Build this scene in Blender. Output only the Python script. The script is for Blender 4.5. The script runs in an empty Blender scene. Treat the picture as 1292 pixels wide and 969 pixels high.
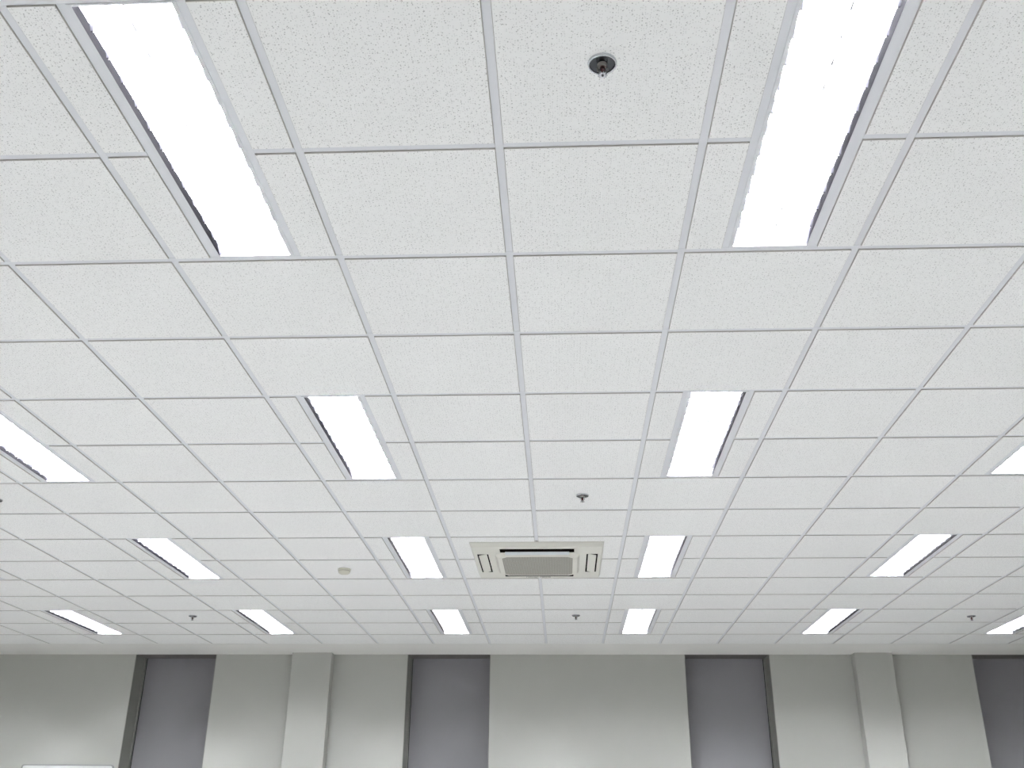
import bpy, math, random
from mathutils import Matrix, Vector

random.seed(7)
scene = bpy.context.scene
col = scene.collection

# ------------------------------------------------------------------ camera
U = 0.6                     # one ceiling module in metres
H = 3.0                     # height of the visible face of the ceiling grid
FPX, PITCH, YAW, ROLL = 1244.77, 0.42862, 0.05189, 0.00894
CAM = Vector((0.2780 * U, -2.9289 * U, H - 3.0953 * U))
CAM_ROT = Matrix.Rotation(YAW, 3, 'Z') @ Matrix.Rotation(math.pi / 2 + PITCH, 3, 'X') @ Matrix.Rotation(ROLL, 3, 'Z')
cd = bpy.data.cameras.new('camera')
cd.sensor_width = 36.0
cd.lens = 36.0 * FPX / 1292.0
cd.clip_start = 0.02
cam = bpy.data.objects.new('camera', cd)
cam.matrix_world = Matrix.Translation(CAM) @ CAM_ROT.to_4x4()
col.objects.link(cam)
scene.camera = cam

# ------------------------------------------------------------------ world, exposure
world = bpy.data.worlds.new('world')
scene.world = world
world.use_nodes = True
world.node_tree.nodes['Background'].inputs[0].default_value = (0.8, 0.85, 0.9, 1)
world.node_tree.nodes['Background'].inputs[1].default_value = 0.2
scene.view_settings.view_transform = 'Standard'
scene.view_settings.look = 'None'
scene.view_settings.gamma = 1.0
scene.view_settings.use_curve_mapping = False
scene.view_settings.exposure = 0.0
TUBE_POWER = 442.0          # emission of the fluorescent tubes, the only light in the room


def to_pixel(p):
    d = CAM_ROT.transposed() @ (Vector(p) - CAM)
    if d.z > -0.05:
        return None
    return (646 + FPX * d.x / -d.z, 484.5 - FPX * d.y / -d.z)


def in_frame(x0, x1, y0, y1, z, m=6):
    """whether a rectangle on the ceiling shows in the photograph"""
    n = 6
    for i in range(n + 1):
        for j in range(n + 1):
            q = to_pixel((x0 + (x1 - x0) * i / n, y0 + (y1 - y0) * j / n, z))
            if q and -m < q[0] < 1292 + m and -m < q[1] < 969 + m:
                return True
    return False


# ------------------------------------------------------------------ materials
def material(name, color, rough=0.6, metal=0.0, spec=0.5):
    m = bpy.data.materials.new(name)
    m.use_nodes = True
    b = m.node_tree.nodes['Principled BSDF']
    b.inputs['Base Color'].default_value = (*color, 1)
    b.inputs['Roughness'].default_value = rough
    b.inputs['Metallic'].default_value = metal
    b.inputs['Specular IOR Level'].default_value = spec
    return m


def mottled(name, c0, c1, scale, rough=0.7, bump=0.0, bump_scale=200.0, spec=0.3):
    m = material(name, c0, rough, 0, spec)
    nt = m.node_tree
    b = nt.nodes['Principled BSDF']
    tc = nt.nodes.new('ShaderNodeTexCoord')
    n = nt.nodes.new('ShaderNodeTexNoise')
    n.inputs['Scale'].default_value = scale
    n.inputs['Detail'].default_value = 4
    mix = nt.nodes.new('ShaderNodeMix')
    mix.data_type = 'RGBA'
    mix.inputs[6].default_value = (*c0, 1)
    mix.inputs[7].default_value = (*c1, 1)
    nt.links.new(tc.outputs['Object'], n.inputs['Vector'])
    nt.links.new(n.outputs['Fac'], mix.inputs[0])
    nt.links.new(mix.outputs[2], b.inputs['Base Color'])
    if bump:
        n2 = nt.nodes.new('ShaderNodeTexNoise')
        n2.inputs['Scale'].default_value = bump_scale
        bp = nt.nodes.new('ShaderNodeBump')
        bp.inputs['Strength'].default_value = bump
        bp.inputs['Distance'].default_value = 0.002
        nt.links.new(tc.outputs['Object'], n2.inputs['Vector'])
        nt.links.new(n2.outputs['Fac'], bp.inputs['Height'])
        nt.links.new(bp.outputs['Normal'], b.inputs['Normal'])
    return m


def tile_material():
    """white mineral fibre with scattered dark pinholes and short fissures"""
    m = material('mineral_fibre_tile', (0.8, 0.8, 0.78), 0.9, 0, 0.1)
    nt = m.node_tree
    N, L = nt.nodes.new, nt.links.new
    b = nt.nodes['Principled BSDF']
    tc = N('ShaderNodeTexCoord')
    oi = N('ShaderNodeObjectInfo')
    off = N('ShaderNodeVectorMath'); off.operation = 'SCALE'
    off.inputs[0].default_value = (37.0, 53.0, 0.0)
    L(oi.outputs['Random'], off.inputs['Scale'])
    add = N('ShaderNodeVectorMath'); add.operation = 'ADD'
    L(tc.outputs['Object'], add.inputs[0]); L(off.outputs[0], add.inputs[1])

    def holes(scale, radius, keep, dim):
        v = N('ShaderNodeTexVoronoi')
        v.voronoi_dimensions = '2D'
        v.inputs['Scale'].default_value = scale
        L(add.outputs[0], v.inputs['Vector'])
        lt = N('ShaderNodeMapRange')
        lt.inputs['From Min'].default_value = radius * 0.55
        lt.inputs['From Max'].default_value = radius
        lt.inputs['To Min'].default_value = 1.0
        lt.inputs['To Max'].default_value = 0.0
        L(v.outputs['Distance'], lt.inputs['Value'])
        sep = N('ShaderNodeSeparateColor')
        L(v.outputs['Color'], sep.inputs[0])
        g = N('ShaderNodeMath'); g.operation = 'GREATER_THAN'; g.inputs[1].default_value = keep
        L(sep.outputs[0], g.inputs[0])
        mu = N('ShaderNodeMath'); mu.operation = 'MULTIPLY'
        L(lt.outputs[0], mu.inputs[0]); L(g.outputs[0], mu.inputs[1])
        mu2 = N('ShaderNodeMath'); mu2.operation = 'MULTIPLY'; mu2.inputs[1].default_value = dim
        L(mu.outputs[0], mu2.inputs[0])
        return mu2
    h1 = holes(150, 0.27, 0.55, 0.36)
    h2 = holes(80, 0.18, 0.66, 0.65)
    mx = N('ShaderNodeMath'); mx.operation = 'MAXIMUM'
    L(h1.outputs[0], mx.inputs[0]); L(h2.outputs[0], mx.inputs[1])
    no = N('ShaderNodeTexNoise')
    no.inputs['Scale'].default_value = 60
    no.inputs['Detail'].default_value = 6
    L(add.outputs[0], no.inputs['Vector'])
    base = N('ShaderNodeMix'); base.data_type = 'RGBA'
    base.inputs[6].default_value = (0.81, 0.81, 0.795, 1)
    base.inputs[7].default_value = (0.86, 0.86, 0.845, 1)
    L(no.outputs['Fac'], base.inputs[0])
    mix = N('ShaderNodeMix'); mix.data_type = 'RGBA'
    mix.inputs[7].default_value = (0.27, 0.26, 0.25, 1)
    L(base.outputs[2], mix.inputs[6])
    L(mx.outputs[0], mix.inputs[0])
    L(mix.outputs[2], b.inputs['Base Color'])
    bp = N('ShaderNodeBump')
    bp.invert = True
    bp.inputs['Strength'].default_value = 0.3
    bp.inputs['Distance'].default_value = 0.002
    L(mx.outputs[0], bp.inputs['Height'])
    L(bp.outputs['Normal'], b.inputs['Normal'])
    return m


def emitter(name, color, strength):
    m = bpy.data.materials.new(name)
    m.use_nodes = True
    nt = m.node_tree
    nt.nodes.remove(nt.nodes['Principled BSDF'])
    e = nt.nodes.new('ShaderNodeEmission')
    e.inputs[0].default_value = (*color, 1)
    e.inputs[1].default_value = strength
    nt.links.new(e.outputs[0], nt.nodes['Material Output'].inputs[0])
    return m


def grille_material():
    m = material('air_grille_mesh', (0.42, 0.41, 0.37), 0.6)
    nt = m.node_tree
    N, L = nt.nodes.new, nt.links.new
    tc = N('ShaderNodeTexCoord')
    sep = N('ShaderNodeSeparateXYZ')
    L(tc.outputs['Object'], sep.inputs[0])
    outs = []
    for ax in (0, 1):
        mu = N('ShaderNodeMath'); mu.operation = 'MULTIPLY'; mu.inputs[1].default_value = 90.0
        fr = N('ShaderNodeMath'); fr.operation = 'FRACT'
        gt = N('ShaderNodeMath'); gt.operation = 'GREATER_THAN'; gt.inputs[1].default_value = 0.35
        L(sep.outputs[ax], mu.inputs[0]); L(mu.outputs[0], fr.inputs[0]); L(fr.outputs[0], gt.inputs[0])
        outs.append(gt)
    mn = N('ShaderNodeMath'); mn.operation = 'MINIMUM'
    L(outs[0].outputs[0], mn.inputs[0]); L(outs[1].outputs[0], mn.inputs[1])
    mix = N('ShaderNodeMix'); mix.data_type = 'RGBA'
    mix.inputs[6].default_value = (0.36, 0.35, 0.31, 1)
    mix.inputs[7].default_value = (0.18, 0.17, 0.145, 1)
    L(mn.outputs[0], mix.inputs[0])
    L(mix.outputs[2], nt.nodes['Principled BSDF'].inputs['Base Color'])
    return m


M = {
    'tile': tile_material(),
    'tile_edge': material('raw_tile_edge', (0.55, 0.53, 0.50), 0.95, 0, 0.05),
    'tee': mottled('painted_grid_steel', (0.66, 0.67, 0.69), (0.69, 0.70, 0.72), 8, 0.45),
    'slab': material('plenum_concrete', (0.25, 0.25, 0.25), 0.9),
    'plaster': mottled('white_ceiling_plaster', (0.74, 0.73, 0.70), (0.78, 0.77, 0.74), 3, 0.85),
    'wall': mottled('cream_wall_paint', (0.398, 0.400, 0.372), (0.425, 0.427, 0.399), 2.5, 0.7, 0.08, 160),
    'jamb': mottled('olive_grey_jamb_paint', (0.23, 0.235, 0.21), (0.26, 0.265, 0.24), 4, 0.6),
    'grey': mottled('violet_grey_fabric', (0.25, 0.245, 0.26), (0.27, 0.265, 0.28), 3, 0.8, 0.1, 300),
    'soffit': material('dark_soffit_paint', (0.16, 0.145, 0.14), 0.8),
    'dark': material('dark_gap', (0.03, 0.03, 0.03), 0.8),
    'floor': mottled('pale_vinyl_floor', (0.25, 0.248, 0.24), (0.28, 0.278, 0.27), 3, 0.6),
    'lamp_white': material('white_enamel', (0.90, 0.90, 0.90), 0.5),
    'louvre': material('grey_louvre_enamel', (0.18, 0.18, 0.18), 0.5),
    'lamp_flange': material('lamp_flange_paint', (0.66, 0.67, 0.69), 0.45),
    'reflector': material('aluminium_painted_reflection', (0.34, 0.33, 0.385), 0.12, 1.0),  # violet-dark base colour imitates a dim room mirrored in the aluminium
    'tube': emitter('fluorescent_tube', (0.95, 0.972, 1.025), TUBE_POWER),
    'ac': mottled('cream_plastic', (0.66, 0.65, 0.59), (0.68, 0.67, 0.61), 5, 0.4),
    'vane': material('pale_blue_grey_plastic', (0.62, 0.66, 0.68), 0.4),
    'grille': grille_material(),
    'ac_dark': material('dark_air_duct', (0.012, 0.008, 0.006), 0.9, 0, 0.1),
    'print': material('grey_print', (0.12, 0.12, 0.115), 0.6),
    'chrome': material('polished_chrome', (0.62, 0.63, 0.66), 0.12, 1.0),
    'brass': material('dull_metal', (0.22, 0.21, 0.20), 0.3, 1.0),
    'dark_metal': material('dark_cup_metal', (0.055, 0.058, 0.062), 0.25, 1.0),
    'steel': material('satin_steel', (0.42, 0.42, 0.44), 0.25, 1.0),
    'bulb': material('red_glass_bulb', (0.06, 0.005, 0.008), 0.2, 0.0, 0.8),
    'beige': material('beige_plastic', (0.56, 0.55, 0.46), 0.5),
    'board': material('white_board_enamel', (0.84, 0.85, 0.83), 0.25),
    'board_frame': material('grey_aluminium_frame', (0.30, 0.31, 0.30), 0.4, 0.4),
}


# ------------------------------------------------------------------ mesh helpers
class MB:
    def __init__(self):
        self.v, self.f, self.mi, self.sm = [], [], [], []

    def quad(self, *p, m=0, smooth=False):
        i = len(self.v)
        self.v += [tuple(q) for q in p]
        self.f.append(tuple(range(i, i + len(p))))
        self.mi.append(m); self.sm.append(smooth)

    def poly(self, verts, faces, m=0, smooth=False):
        i = len(self.v)
        self.v += [tuple(q) for q in verts]
        for f in faces:
            self.f.append(tuple(i + k for k in f))
            self.mi.append(m); self.sm.append(smooth)

    def box(self, x0, x1, y0, y1, z0, z1, m=0, mside=None, mat=None):
        vs = [(x0, y0, z0), (x1, y0, z0), (x1, y1, z0), (x0, y1, z0), (x0, y0, z1), (x1, y0, z1), (x1, y1, z1), (x0, y1, z1)]
        if mat is not None:
            vs = [tuple(mat @ Vector(p)) for p in vs]
        ms = m if mside is None else mside
        i = len(self.v)
        self.v += vs
        for f, k in (((3, 2, 1, 0), m), ((4, 5, 6, 7), ms), ((0, 1, 5, 4), ms), ((1, 2, 6, 5), ms), ((2, 3, 7, 6), ms), ((3, 0, 4, 7), ms)):
            self.f.append(tuple(i + q for q in f)); self.mi.append(k); self.sm.append(False)

    def prism(self, outline, z0, z1, m=0, top_outline=None):
        """outline: counter-clockwise (x, y); z0 bottom, z1 top"""
        n = len(outline)
        t = top_outline or outline
        vs = [(x, y, z0) for x, y in outline] + [(x, y, z1) for x, y in t]
        fs = [tuple(range(n - 1, -1, -1)), tuple(range(n, 2 * n))]
        fs += [(i, (i + 1) % n, n + (i + 1) % n, n + i) for i in range(n)]
        self.poly(vs, fs, m)

    def extrude_y(self, profile, y0, y1, m=0, smooth=False):
        """profile: closed (x, z) loop swept along y"""
        n = len(profile)
        vs = [(x, y0, z) for x, z in profile] + [(x, y1, z) for x, z in profile]
        self.poly(vs, [tuple(range(n)), tuple(range(2 * n - 1, n - 1, -1))], m)
        self.poly(vs, [(i, n + i, n + (i + 1) % n, (i + 1) % n) for i in range(n)], m, smooth)

    def lathe(self, prof, seg=24, m=0, cx=0, cy=0, smooth=True, closed=False):
        """prof: (r, z) from one end to the other"""
        vs, fs = [], []
        for r, z in prof:
            for k in range(seg):
                a = 2 * math.pi * k / seg
                vs.append((cx + r * math.cos(a), cy + r * math.sin(a), z))
        for i in range(len(prof) - 1):
            for k in range(seg):
                k2 = (k + 1) % seg
                fs.append((i * seg + k, i * seg + k2, (i + 1) * seg + k2, (i + 1) * seg + k))
        self.poly(vs, fs, m, smooth)
        if not closed:
            self.poly(vs[:seg], [tuple(range(seg - 1, -1, -1))], m)
            self.poly(vs[-seg:], [tuple(range(seg))], m)

    def tube(self, pts, r, seg=8, m=0):
        vs, fs = [], []
        pts = [Vector(p) for p in pts]
        for i, p in enumerate(pts):
            d = (pts[min(i + 1, len(pts) - 1)] - pts[max(i - 1, 0)]).normalized()
            a = d.orthogonal().normalized(); b = d.cross(a)
            for k in range(seg):
                t = 2 * math.pi * k / seg
                vs.append(tuple(p + r * (math.cos(t) * a + math.sin(t) * b)))
        for i in range(len(pts) - 1):
            for k in range(seg):
                k2 = (k + 1) % seg
                fs.append((i * seg + k, i * seg + k2, (i + 1) * seg + k2, (i + 1) * seg + k))
        fs.append(tuple(range(seg - 1, -1, -1)))
        fs.append(tuple(range((len(pts) - 1) * seg, len(pts) * seg)))
        self.poly(vs, fs, m, True)

    def mesh(self, name, mats):
        me = bpy.data.meshes.new(name)
        me.from_pydata(self.v, [], self.f)
        me.polygons.foreach_set('material_index', self.mi)
        me.polygons.foreach_set('use_smooth', self.sm)
        for k in (mats if isinstance(mats, (list, tuple)) else [mats]):
            me.materials.append(M[k])
        me.update()
        return me

    def build(self, name, mats, parent=None, loc=(0, 0, 0)):
        return link(name, self.mesh(name, mats), parent, loc)


def link(name, mesh, parent=None, loc=(0, 0, 0)):
    o = bpy.data.objects.new(name, mesh)
    o.location = loc
    o.parent = parent
    col.objects.link(o)
    return o


def tag(o, label=None, cat=None, group=None, kind=None):
    for k, v in (('label', label), ('category', cat), ('group', group), ('kind', kind)):
        if v:
            o[k] = v
    return o


def empty(name, loc):
    o = bpy.data.objects.new(name, None)
    o.empty_display_size = 0.1
    o.location = loc
    col.objects.link(o)
    return o


def copy_tree(o, parent=None):
    c = o.copy()
    col.objects.link(c)
    c.parent = parent
    for ch in list(o.children):
        copy_tree(ch, c)
    return c


# ------------------------------------------------------------------ the room shell
C0, C1 = -12, 10            # ceiling modules across
R0, R1 = -7, 15             # ceiling modules along the room
XL, XR = C0 * U, C1 * U
YB, YG, YW = R0 * U, 14.93 * U, 16.07 * U     # back wall, end of the grid, far wall
ND = 0.33                   # depth of the recesses in the far wall
TF = H - 0.005              # visible face of the tiles
STRIP = 0.1625              # half width of lamp plus its two tees

b = MB(); b.box(XL - 0.2, XR + 0.2, YB - 0.2, YW + 0.5, -0.1, 0)
tag(b.build('floor', 'floor'), 'pale vinyl floor of the room', kind='structure')
b = MB(); b.box(XL - 0.2, XL, YB - 0.2, YW + 0.5, 0, H + 0.35)
tag(b.build('wall_left', 'wall'), 'cream painted left wall', kind='structure')
b = MB(); b.box(XR, XR + 0.2, YB - 0.2, YW + 0.5, 0, H + 0.35)
tag(b.build('wall_right', 'wall'), 'cream painted right wall', kind='structure')
b = MB(); b.box(XL, XR, YB - 0.2, YB, 0, H + 0.35)
tag(b.build('wall_back', 'wall'), 'cream painted wall behind the camera', kind='structure')

# far wall: cream piers between recesses that run up to the ceiling
niches = [(-7.88, -6.31), (-2.64, -1.07), (2.56, 4.13), (7.81, 9.38)]
edges = [XL] + [c * U for n in niches for c in n] + [XR]
b = MB()
for i in range(0, len(edges), 2):
    b.box(edges[i], edges[i + 1], YW, YW + ND, 0, H + 0.02)
b.box(XL, XR, YW + ND, YW + ND + 0.1, 0, H + 0.35)
wall_far = tag(b.build('wall_far', 'wall'), 'cream far wall with tall grey recesses and two pilasters', kind='structure')
for c0, c1 in ((-4.79, -4.04), (5.63, 6.31)):
    p = MB()
    x0, x1, y0, e = c0 * U, c1 * U, 15.85 * U, 0.004
    p.prism([(x0 + e, y0), (x1 - e, y0), (x1, y0 + e), (x1, YW), (x0, YW), (x0, y0 + e)], 0, H)
    tag(p.build('pilaster', 'wall', wall_far), 'cream pilaster standing proud of the far wall')

niche_labels = [
    'tall violet-grey panel in the wall recess farthest left, right of the whiteboard',
    'tall violet-grey panel in the recess just right of the left pilaster',
    'tall violet-grey panel in the recess just left of the right pilaster',
    'tall violet-grey panel in the wall recess at the right edge of the photo']
for (c0, c1), lab in zip(niches, niche_labels):
    x0, x1 = c0 * U, c1 * U
    r = empty('recess_panel', ((x0 + x1) / 2, YW + ND - 0.02, 0))
    tag(r, lab, 'wall panel', 'grey panels in the far wall recesses')
    w = (x1 - x0) / 2
    p = MB(); p.box(-w + 0.022, w - 0.022, -0.012, 0.018, 0.0, H - 0.002)
    p.build('panel', 'grey', r)
    p = MB(); p.box(-w + 0.001, w - 0.001, 0.0185, 0.0195, 0.0, H - 0.002)
    p.build('backing', 'dark', r)
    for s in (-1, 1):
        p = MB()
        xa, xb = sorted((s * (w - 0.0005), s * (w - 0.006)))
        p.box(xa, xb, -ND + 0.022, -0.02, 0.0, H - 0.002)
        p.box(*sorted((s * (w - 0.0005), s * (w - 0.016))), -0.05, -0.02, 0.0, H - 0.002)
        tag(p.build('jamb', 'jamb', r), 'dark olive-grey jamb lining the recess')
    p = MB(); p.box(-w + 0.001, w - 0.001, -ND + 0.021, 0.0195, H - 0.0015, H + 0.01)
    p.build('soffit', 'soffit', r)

# plaster border between grid and far wall
b = MB(); b.box(XL, XR, YG + 0.001, YW + ND * 0, H - 0.004, H + 0.06)
tag(b.build('trim_1', 'plaster'), 'plain white plaster border between ceiling grid and far wall', kind='structure')

# ------------------------------------------------------------------ suspended ceiling
b = MB(); b.box(XL, XR, YB, YW, H + 0.25, H + 0.34)
ceiling = tag(b.build('ceiling', 'slab'), 'suspended ceiling of white speckled square tiles in a steel grid', kind='structure')

lamp_cols = [-11, -8, -5, -2, 1, 4, 7]
lamp_rows = [-4, 0, 4, 8, 12]
lamp_cells = {(c, r + k) for c in lamp_cols for r in lamp_rows for k in (0, 1)}
AC_C, AC_R, AC_HALF = 0.0, 8.99, 0.468


def tile_mesh(w, l, name):
    """tegular tile: its centre drops 5 mm below the grid, its rim rests on the tees"""
    m = MB()
    a, c, e = w / 2 - 0.001, l / 2 - 0.001, 0.001
    out = [(-a + e, -c + e), (a - e, -c + e), (a - e, c - e), (-a + e, c - e)]
    top = [(-a, -c), (a, -c), (a, c), (-a, c)]
    vs = [(x, y, -0.005) for x, y in out] + [(x, y, -0.005 + e) for x, y in top] + [(x, y, 0.003) for x, y in top]
    m.poly(vs, [(3, 2, 1, 0)], 0)
    m.poly(vs, [(i, (i + 1) % 4, 4 + (i + 1) % 4, 4 + i) for i in range(4)], 1)
    m.poly(vs, [(4 + i, 4 + (i + 1) % 4, 8 + (i + 1) % 4, 8 + i) for i in range(4)], 1)
    m.box(-w / 2 - 0.0095, w / 2 + 0.0095, -l / 2 - 0.0095, l / 2 + 0.0095, 0.003, 0.013, 1)
    return m


T = 0.024
full = tile_mesh(U - T, U - T, 'ceiling_tile')
full_me = full.mesh('ceiling_tile', ['tile', 'tile_edge'])
sw = U / 2 - STRIP - T / 2                  # visible width of the strips beside a lamp
strip = tile_mesh(sw, U - T, 'ceiling_tile')
strip_me = strip.mesh('ceiling_tile_strip', ['tile', 'tile_edge'])
LASTL = YG - 14 * U - T / 2 - T / 2
last = tile_mesh(U - T, LASTL, 'ceiling_tile')
last_me = last.mesh('ceiling_tile_cut', ['tile', 'tile_edge'])
rest = MB()                                 # the tiles outside the photograph, joined


def put_tile(me, src, x, y, w, l):
    if in_frame(x - w / 2, x + w / 2, y - l / 2, y + l / 2, TF):
        link('ceiling_tile', me, ceiling, (x, y, H))
        return
    i = len(rest.v)
    rest.v += [(vx + x, vy + y, vz + H) for vx, vy, vz in src.v]
    rest.f += [tuple(i + k for k in f) for f in src.f]
    rest.mi += src.mi
    rest.sm += src.sm


for r in range(R0, R1):
    for c in range(C0, C1):
        xc, yc = (c + 0.5) * U, (r + 0.5) * U
        if (c, r) in lamp_cells:
            for s in (-1, 1):
                put_tile(strip_me, strip, xc + s * (STRIP + sw / 2), yc, sw, U - T)
        elif r == 14:
            put_tile(last_me, last, xc, 14 * U + T / 2 + LASTL / 2, U - T, LASTL)
        else:
            put_tile(full_me, full, xc, yc, U - T, U - T)
tag(rest.build('ceiling_tile_field', ['tile', 'tile_edge'], ceiling), kind='stuff')

# grid of tees: continuous main runners across, cross tees along
tee_cache = {}


def tee(name, axis, length, x, y, z=0.0):
    """an inverted T: 24 mm flange and a thin web"""
    key = (axis, round(length, 4))
    if key not in tee_cache:
        m = MB()
        h = length / 2
        if axis == 'x':
            m.box(-h, h, -T / 2, T / 2, 0, 0.0015)
            m.box(-h, h, -0.001, 0.001, 0.0015, 0.035)
        else:
            m.box(-T / 2, T / 2, -h, h, 0, 0.0015)
            m.box(-0.001, 0.001, -h, h, 0.0015, 0.035)
        tee_cache[key] = m.mesh(name, 'tee')
    return (name, tee_cache[key], (x, y, H + z))


tees, rest_t = [], MB()


def put_tee(name, axis, length, x, y, z=0.0):
    h = length / 2
    bx = (x - h, x + h, y - T / 2, y + T / 2) if axis == 'x' else (x - T / 2, x + T / 2, y - h, y + h)
    if in_frame(*bx, H):
        n, me, loc = tee(name, axis, length, x, y, z)
        link(n, me, ceiling, loc)
    else:
        rest_t.box(bx[0], bx[1], bx[2], bx[3], H + z, H + z + 0.0015)


G = 0.0008
for r in range(R0 + 1, R1):
    if (r - 1) % 4 == 0:                     # row through the middle of the lamps: short cross tees
        for c in range(C0, C1):
            xc = (c + 0.5) * U
            if c in lamp_cols:
                for s in (-1, 1):
                    put_tee('cross_tee', 'x', sw - 2 * G, xc + s * (STRIP + sw / 2), r * U)
            elif not (r == 9 and c in (-1, 0)):
                put_tee('cross_tee', 'x', U - T - 2 * G, xc, r * U)
            elif r == 9:
                ln = U - T / 2 - AC_HALF - G
                sx = -1 if c == -1 else 1
                put_tee('cross_tee', 'x', ln, sx * (AC_HALF + ln / 2), r * U)
    else:
        put_tee('main_runner', 'x', (C1 - C0) * U - 0.002, (C0 + C1) / 2 * U, r * U)
put_tee('wall_angle', 'x', (C1 - C0) * U - 0.002, (C0 + C1) / 2 * U, YG - T / 2)

mains = [R0] + [r for r in range(R0 + 1, R1) if (r - 1) % 4] + [R1]
for a, e in zip(mains[:-1], mains[1:]):
    y0 = a * U + T / 2 + G
    y1 = (e * U if e < R1 else YG - T / 2) - T / 2 - G
    if a == R0:
        y0 = a * U
    for c in range(C0 + 1, C1):
        if c == 0 and a == 8:
            for q0, q1 in ((y0, AC_R * U - AC_HALF - 0.016), (AC_R * U + AC_HALF + G, y1)):
                put_tee('cross_tee', 'y', q1 - q0, 0, (q0 + q1) / 2, 0.0004)
            continue
        put_tee('cross_tee', 'y', y1 - y0, c * U, (y0 + y1) / 2, 0.0004)
    if a in lamp_rows:
        for c in lamp_cols:
            for s in (-1, 1):
                put_tee('cross_tee', 'y', y1 - y0, (c + 0.5) * U + s * (STRIP - T / 2), (y0 + y1) / 2, 0.0004)
tag(rest_t.build('grid_tee_field', 'tee', ceiling), kind='stuff')


# ------------------------------------------------------------------ ceiling lights
AP, LY = 0.1265, 0.5795      # half width and half length of the opening


def make_light():
    r = empty('ceiling_light', (0, 0, H))
    f = MB()
    xo, yo = STRIP - T - 0.0004, U - T / 2 - 0.001
    for s in (-1, 1):
        xa, xb = sorted((s * AP, s * xo))
        f.box(xa, xb, -yo, yo, -0.0012, 0.0015)
        ya, yb = sorted((s * LY, s * yo))
        f.box(-AP, AP, ya, yb, -0.0012, 0.012)
    f.build('frame', 'lamp_flange', r)
    h = MB()                                 # folded steel body, white inside
    zt, xt = 0.102, 0.112
    for s in (-1, 1):
        h.quad((s * AP, -LY, 0.012), (s * AP, LY, 0.012), (s * xt, LY, zt), (s * xt, -LY, zt))
        h.quad((-AP, s * LY, 0.012), (AP, s * LY, 0.012), (xt, s * LY, zt), (-xt, s * LY, zt))
    h.quad((-xt, -LY, zt), (xt, -LY, zt), (xt, LY, zt), (-xt, LY, zt))
    h.build('housing', 'lamp_white', r)
    for s in (-1, 1):                        # polished strips along both sides of the opening
        m = MB()
        pr = [(s * (AP - 0.0003), -0.0014), (s * (AP - 0.011), 0.013), (s * (AP - 0.0115), 0.026), (s * (AP - 0.008), 0.026), (s * (AP - 0.0003), 0.013)]
        m.extrude_y(pr, -LY + 0.001, LY - 0.001)
        tag(m.build('side_reflector', 'reflector', r), 'polished metal strip edging the light, dark reflection put into its colour')
    lv = MB()                                # louvre: spine and eleven V-shaped blades
    xs = AP - 0.0105
    lv.extrude_y([(-0.002, 0.004), (0.002, 0.004), (0.006, 0.035), (-0.006, 0.035)], -LY + 0.001, LY - 0.001)
    n = 12
    for k in range(1, n):
        y = -LY + 2 * LY * k / n
        for s in (-1, 1):
            xa, xb = sorted((s * 0.0045, s * xs))
            vs = []
            for x in (xa, xb):
                vs += [(x, y - 0.0015, 0.006), (x, y + 0.0015, 0.006), (x, y + 0.007, 0.035), (x, y - 0.007, 0.035)]
            lv.poly(vs, [(0, 1, 2, 3), (7, 6, 5, 4), (0, 4, 5, 1), (1, 5, 6, 2), (2, 6, 7, 3), (3, 7, 4, 0)])
    lv.build('louvre', 'louvre', r)
    for s in (-1, 1):
        t = MB()
        seg = 8
        prof = [(s * 0.058 + 0.013 * math.cos(2 * math.pi * k / seg), 0.062 + 0.013 * math.sin(2 * math.pi * k / seg)) for k in range(seg)]
        t.extrude_y(prof, -LY + 0.012, LY - 0.012, 0, True)
        tag(t.build('tube', 'tube', r), 'glowing fluorescent tube')
    return r


light_labels = {
    (-2, 0): 'large lit louvred ceiling light at the top left of the photo',
    (1, 0): 'large lit louvred ceiling light at the top right, right of the near sprinkler',
    (-5, 4): 'lit louvred ceiling light cut by the left edge, above the left-edge sprinkler',
    (-2, 4): 'lit ceiling light in the second row, left of the photo centre',
    (1, 4): 'lit ceiling light in the second row, right of the photo centre',
    (4, 4): 'lit ceiling light in the second row, cut by the right edge',
    (-8, 8): 'tip of a lit ceiling light at the left edge in the third row',
    (-5, 8): 'lit ceiling light in the third row, left of the smoke detector',
    (-2, 8): 'lit ceiling light just left of the air conditioner cassette',
    (1, 8): 'lit ceiling light just right of the air conditioner cassette',
    (4, 8): 'lit ceiling light in the third row, second right of the air conditioner',
    (7, 8): 'lit ceiling light in the third row beyond the right edge',
    (-8, 12): 'lit ceiling light in the farthest row, first from the left',
    (-5, 12): 'lit ceiling light in the farthest row, second from the left',
    (-2, 12): 'lit ceiling light in the farthest row, third from the left',
    (1, 12): 'lit ceiling light in the farthest row, third from the right',
    (4, 12): 'lit ceiling light in the farthest row, second from the right',
    (7, 12): 'lit ceiling light in the farthest row, cut by the right edge',
}
light0 = make_light()
first = True
for rr in lamp_rows:
    for cc in lamp_cols:
        o = light0 if first else copy_tree(light0)
        first = False
        o.location = ((cc + 0.5) * U, (rr + 1) * U, H)
        tag(o, light_labels.get((cc, rr), 'lit louvred ceiling light outside the photo, beside or behind the camera'), 'ceiling light', 'recessed ceiling lights')


# ------------------------------------------------------------------ air conditioner cassette
def rot_box(m, cx, cy, cz, w, l, t, axis, ang, k=0):
    mat = Matrix.Translation((cx, cy, cz)) @ Matrix.Rotation(ang, 4, axis)
    m.box(-w / 2, w / 2, -l / 2, l / 2, -t / 2, t / 2, k, mat=mat)


def chamfered(hx, hy, c):
    return [(-hx + c, -hy), (hx - c, -hy), (hx, -hy + c), (hx, hy - c), (hx - c, hy), (-hx + c, hy), (-hx, hy - c), (-hx, -hy + c)]


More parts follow.
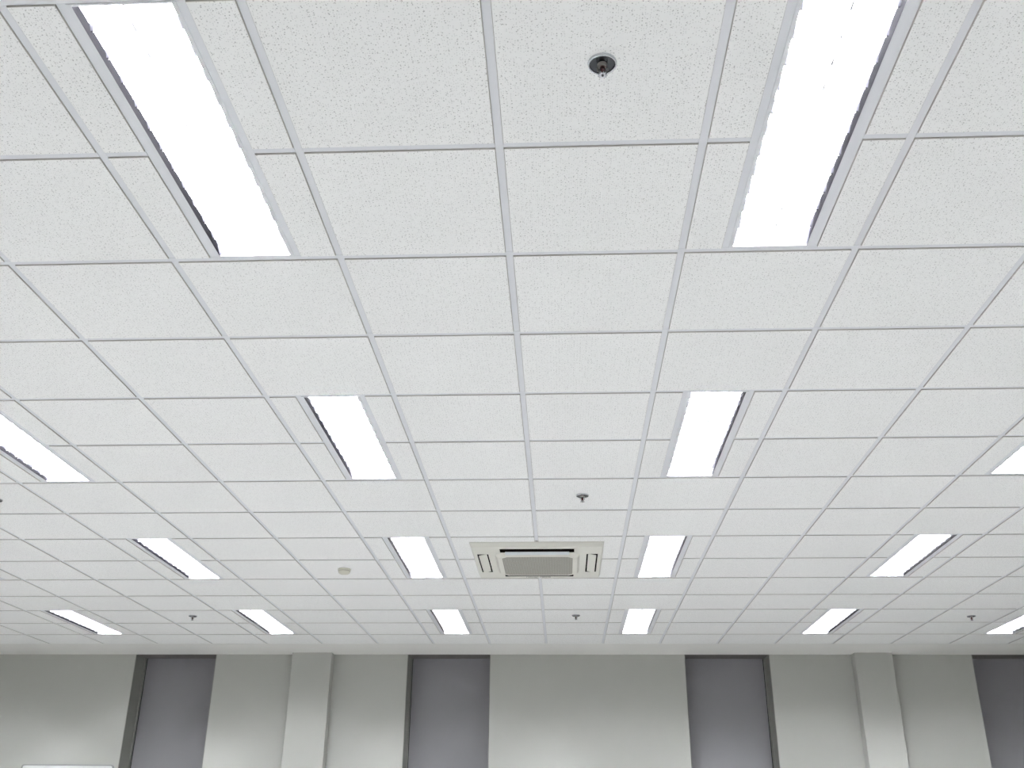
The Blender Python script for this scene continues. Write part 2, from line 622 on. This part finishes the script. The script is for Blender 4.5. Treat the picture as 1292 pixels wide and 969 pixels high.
ac = empty('air_conditioner', (AC_C * U, AC_R * U, TF))
tag(ac, 'cream square air conditioner cassette in the ceiling, with grey-beige centre grille', 'air conditioner')
A, D = AC_HALF, 0.034
SI, SO, SL = 0.308, 0.402, 0.262           # near and far slots: inner edge, outer edge, half length
TI, TO = 0.350, 0.430                      # side slots: inner edge, outer edge
p = MB()
# slab with four slots, from boxes; the rim is sloped
ch = 0.014
for s in (-1, 1):
    p.box(-A + ch, A - ch, *sorted((s * SO, s * (A - ch))), -D, -0.0005)             # beyond the near / far slot
    p.box(-TI, -SL, *sorted((s * SI, s * SO)), -D, -0.0005)
    p.box(SL, TI, *sorted((s * SI, s * SO)), -D, -0.0005)
    p.box(*sorted((s * TO, s * (A - ch))), -SO, SO, -D, -0.0005)                     # beyond the side slot
    p.box(*sorted((s * TI, s * TO)), SL, SO, -D, -0.0005)
    p.box(*sorted((s * TI, s * TO)), -SO, -SL, -D, -0.0005)
p.box(-TI, TI, -SI, SI, -D, -0.0005)
lo = [(-A + ch, -A + ch), (A - ch, -A + ch), (A - ch, A - ch), (-A + ch, A - ch)]
hi = [(-A, -A), (A, -A), (A, A), (-A, A)]
vs = [(x, y, -D) for x, y in lo] + [(x, y, -0.008) for x, y in hi] + [(x, y, -0.0005) for x, y in hi]
p.poly(vs, [(i, (i + 1) % 4, 4 + (i + 1) % 4, 4 + i) for i in range(4)])
p.poly(vs, [(4 + i, 4 + (i + 1) % 4, 8 + (i + 1) % 4, 8 + i) for i in range(4)])
p.build('panel', 'ac', ac)
for k in range(4):
    R = Matrix.Rotation(k * math.pi / 2, 4, 'Z')
    si, so = (SI, SO) if k in (0, 2) else (TI, TO)
    d = MB()
    d.box(-SL, SL, -so, -si, -0.004, -0.001, mat=R)
    e = 0.0006
    for (x0, x1, y0, y1) in ((-SL, SL, -so, -so + e), (-SL, SL, -si - e, -si), (-SL, -SL + e, -so, -si), (SL - e, SL, -so, -si)):
        d.box(x0, x1, y0, y1, -D + 0.001, -0.001, mat=R)
    tag(d.build('air_slot', 'ac_dark', ac), 'dark air outlet slot')
    v = MB()
    if k in (0, 2):
        mt = R @ Matrix.Translation((0, -si - 0.004, -D - 0.008)) @ Matrix.Rotation(math.radians(-40), 4, 'X')
        v.box(-SL + 0.035, SL - 0.035, -0.014, 0.012, -0.002, 0.002, mat=mt)
    else:
        mt = R @ Matrix.Translation((0, -(si + so) / 2, -D - 0.001)) @ Matrix.Rotation(math.radians(12), 4, 'X')
        v.box(-SL + 0.014, SL - 0.014, -0.029, 0.029, -0.002, 0.002, mat=mt)
    v.build('vane', 'vane' if k in (0, 2) else 'ac', ac)
g = MB()
g.prism(chamfered(0.284, 0.284, 0.055), -D - 0.022, -D, top_outline=chamfered(0.302, 0.302, 0.055))
gf = g.build('grille_frame', 'ac', ac)
g = MB()
g.prism(chamfered(0.252, 0.262, 0.035), -D - 0.0235, -D - 0.0218)
tag(g.build('grille', 'grille', gf), 'grey-beige fine mesh grille')
# two short words of small print near the far edge, too blurred in the photo to read
lt = MB()
x = -0.10
for word in (7, 6):
    for q in range(word):
        w = 0.0095
        z0, z1, y0, y1, k = -D - 0.0008, -D + 0.0002, 0.410, 0.432, 0.0036
        lt.box(x, x + k, y0, y1, z0, z1)
        lt.box(x, x + w, y0, y0 + k, z0, z1)
        if q % 2:
            lt.box(x, x + w, y1 - k, y1, z0, z1)
        if q % 3:
            lt.box(x + w - k, x + w, y0, y1, z0, z1)
        x += 0.0135
    x += 0.014
tag(lt.build('lettering', 'print', ac), 'small grey lettering near the far edge')


# ------------------------------------------------------------------ sprinklers
def make_sprinkler():
    r = empty('sprinkler', (0, 0, TF))
    e = MB()                                 # chrome cup flush with the tile
    e.lathe([(0.0385, -0.0003), (0.0390, -0.002), (0.0380, -0.0075), (0.0362, -0.0090), (0.0345, -0.0085), (0.0335, -0.0060), (0.0330, -0.0020), (0.0320, -0.0008)], 40)
    e.build('escutcheon', 'chrome', r)
    d = MB(); d.lathe([(0.0328, -0.0062), (0.0325, -0.0070), (0.020, -0.0030), (0.0100, -0.0016)], 32)
    tag(d.build('inner_cup', 'dark_metal', r), 'dark inner cup')
    bd = MB(); bd.lathe([(0.0135, -0.0025), (0.0135, -0.010), (0.010, -0.011), (0.009, -0.015)], 20)
    bd.build('body', 'brass', r)
    for s in (-1, 1):
        a = MB()
        a.tube([(s * 0.009, 0, -0.010), (s * 0.0135, 0, -0.018), (s * 0.0125, 0, -0.028), (s * 0.006, 0, -0.035), (0, 0, -0.038)], 0.0021, 8)
        a.build('arm', 'brass', r)
    g = MB(); g.lathe([(0.0030, -0.013), (0.0068, -0.016), (0.0074, -0.022), (0.0066, -0.031), (0.0025, -0.036)], 12)
    tag(g.build('bulb', 'bulb', r), 'red glass bulb')
    f = MB()
    f.lathe([(0.0045, -0.036), (0.0045, -0.041)], 12)
    n = 12
    out = []
    for k in range(n * 4):
        rad = 0.0135 if (k % 4) in (0, 1) else 0.0092
        a = 2 * math.pi * (k + 0.5) / (n * 4)
        out.append((rad * math.cos(a), rad * math.sin(a)))
    f.prism(out, -0.0425, -0.041)
    f.build('deflector', 'steel', r)
    c = MB(); c.lathe([(0.0030, -0.0445), (0.0030, -0.0424)], 12)
    c.build('screw_head', 'dark', r)
    return r


sp_labels = {
    (0.487, 0.44): 'chrome sprinkler with red bulb, large, between the two nearest lights',
    (0.5, 6.5): 'small dark sprinkler above the air conditioner cassette, near the centre',
    (-5.5, 6.5): 'small dark sprinkler cut by the left edge of the photo',
    (-5.5, 12.4): 'tiny dark sprinkler between the two leftmost far ceiling lights',
    (0.5, 12.4): 'tiny dark sprinkler below the air conditioner, between two far ceiling lights',
    (6.5, 12.5): 'tiny dark sprinkler near the right edge, beside the last far light'}
sp0 = None
for (c, r), lab in sp_labels.items():
    o = make_sprinkler() if sp0 is None else copy_tree(sp0)
    sp0 = sp0 or o
    o.location = (c * U, r * U, TF)
    tag(o, lab, 'sprinkler', 'ceiling sprinklers')

# ------------------------------------------------------------------ smoke detector
sd = empty('smoke_detector', (-2.5 * U, 9.47 * U, TF))
tag(sd, 'round beige smoke detector on a ceiling tile left of the air conditioner', 'smoke detector')
m = MB(); m.lathe([(0.049, -0.0003), (0.050, -0.004), (0.049, -0.012), (0.046, -0.013)], 32)
m.build('base', 'beige', sd)
m = MB(); m.lathe([(0.046, -0.0128), (0.046, -0.020), (0.043, -0.030), (0.034, -0.037), (0.018, -0.040), (0.003, -0.0405)], 32)
m.build('cover', 'beige', sd)
m = MB(); m.lathe([(0.0465, -0.0145), (0.0468, -0.016), (0.0465, -0.0175)], 32, closed=True)
tag(m.build('vent_slot', 'jamb', sd), 'dark vent slit around the cover')

# ------------------------------------------------------------------ whiteboard
BX0, BX1, BZ = -9.68 * U, -7.95 * U, H - 1.985 * U
wb = empty('whiteboard', ((BX0 + BX1) / 2, YW, BZ - 0.9))
tag(wb, 'white board with thin grey frame on the far wall, only its top edge in view', 'whiteboard')
hw, hh = (BX1 - BX0) / 2, 0.45


def rounded(w, h, r, n=5):
    o = []
    for cx, cz, a0 in ((w - r, -h + r, -90), (w - r, h - r, 0), (-w + r, h - r, 90), (-w + r, -h + r, 180)):
        for k in range(n + 1):
            a = math.radians(a0 + 90 * k / n)
            o.append((cx + r * math.cos(a), cz + r * math.sin(a)))
    return o


o_, i_ = rounded(hw, hh, 0.03), rounded(hw - 0.012, hh - 0.012, 0.02)
n = len(o_)
fr = MB()
vs = [(x, -0.022, z + hh) for x, z in o_] + [(x, -0.022, z + hh) for x, z in i_] + [(x, -0.001, z + hh) for x, z in o_] + [(x, -0.012, z + hh) for x, z in i_]
for k in range(n):
    j = (k + 1) % n
    fr.poly([vs[k], vs[j], vs[n + j], vs[n + k]], [(0, 1, 2, 3)])
    fr.poly([vs[k], vs[2 * n + k], vs[2 * n + j], vs[j]], [(0, 1, 2, 3)])
    fr.poly([vs[n + k], vs[n + j], vs[3 * n + j], vs[3 * n + k]], [(0, 1, 2, 3)])
wbo = Vector(wb.location)
wb.location = (wbo.x, wbo.y, BZ - 2 * hh)
tag(fr.build('frame', 'board_frame', wb), 'thin grey frame')
bd = MB()
bd.poly([(x, -0.012, z + hh) for x, z in i_] + [(x, -0.002, z + hh) for x, z in i_],
        [tuple(range(n)), tuple(range(2 * n - 1, n - 1, -1))] + [(k, n + k, n + (k + 1) % n, (k + 1) % n) for k in range(n)])
bd.build('board', 'board', wb)
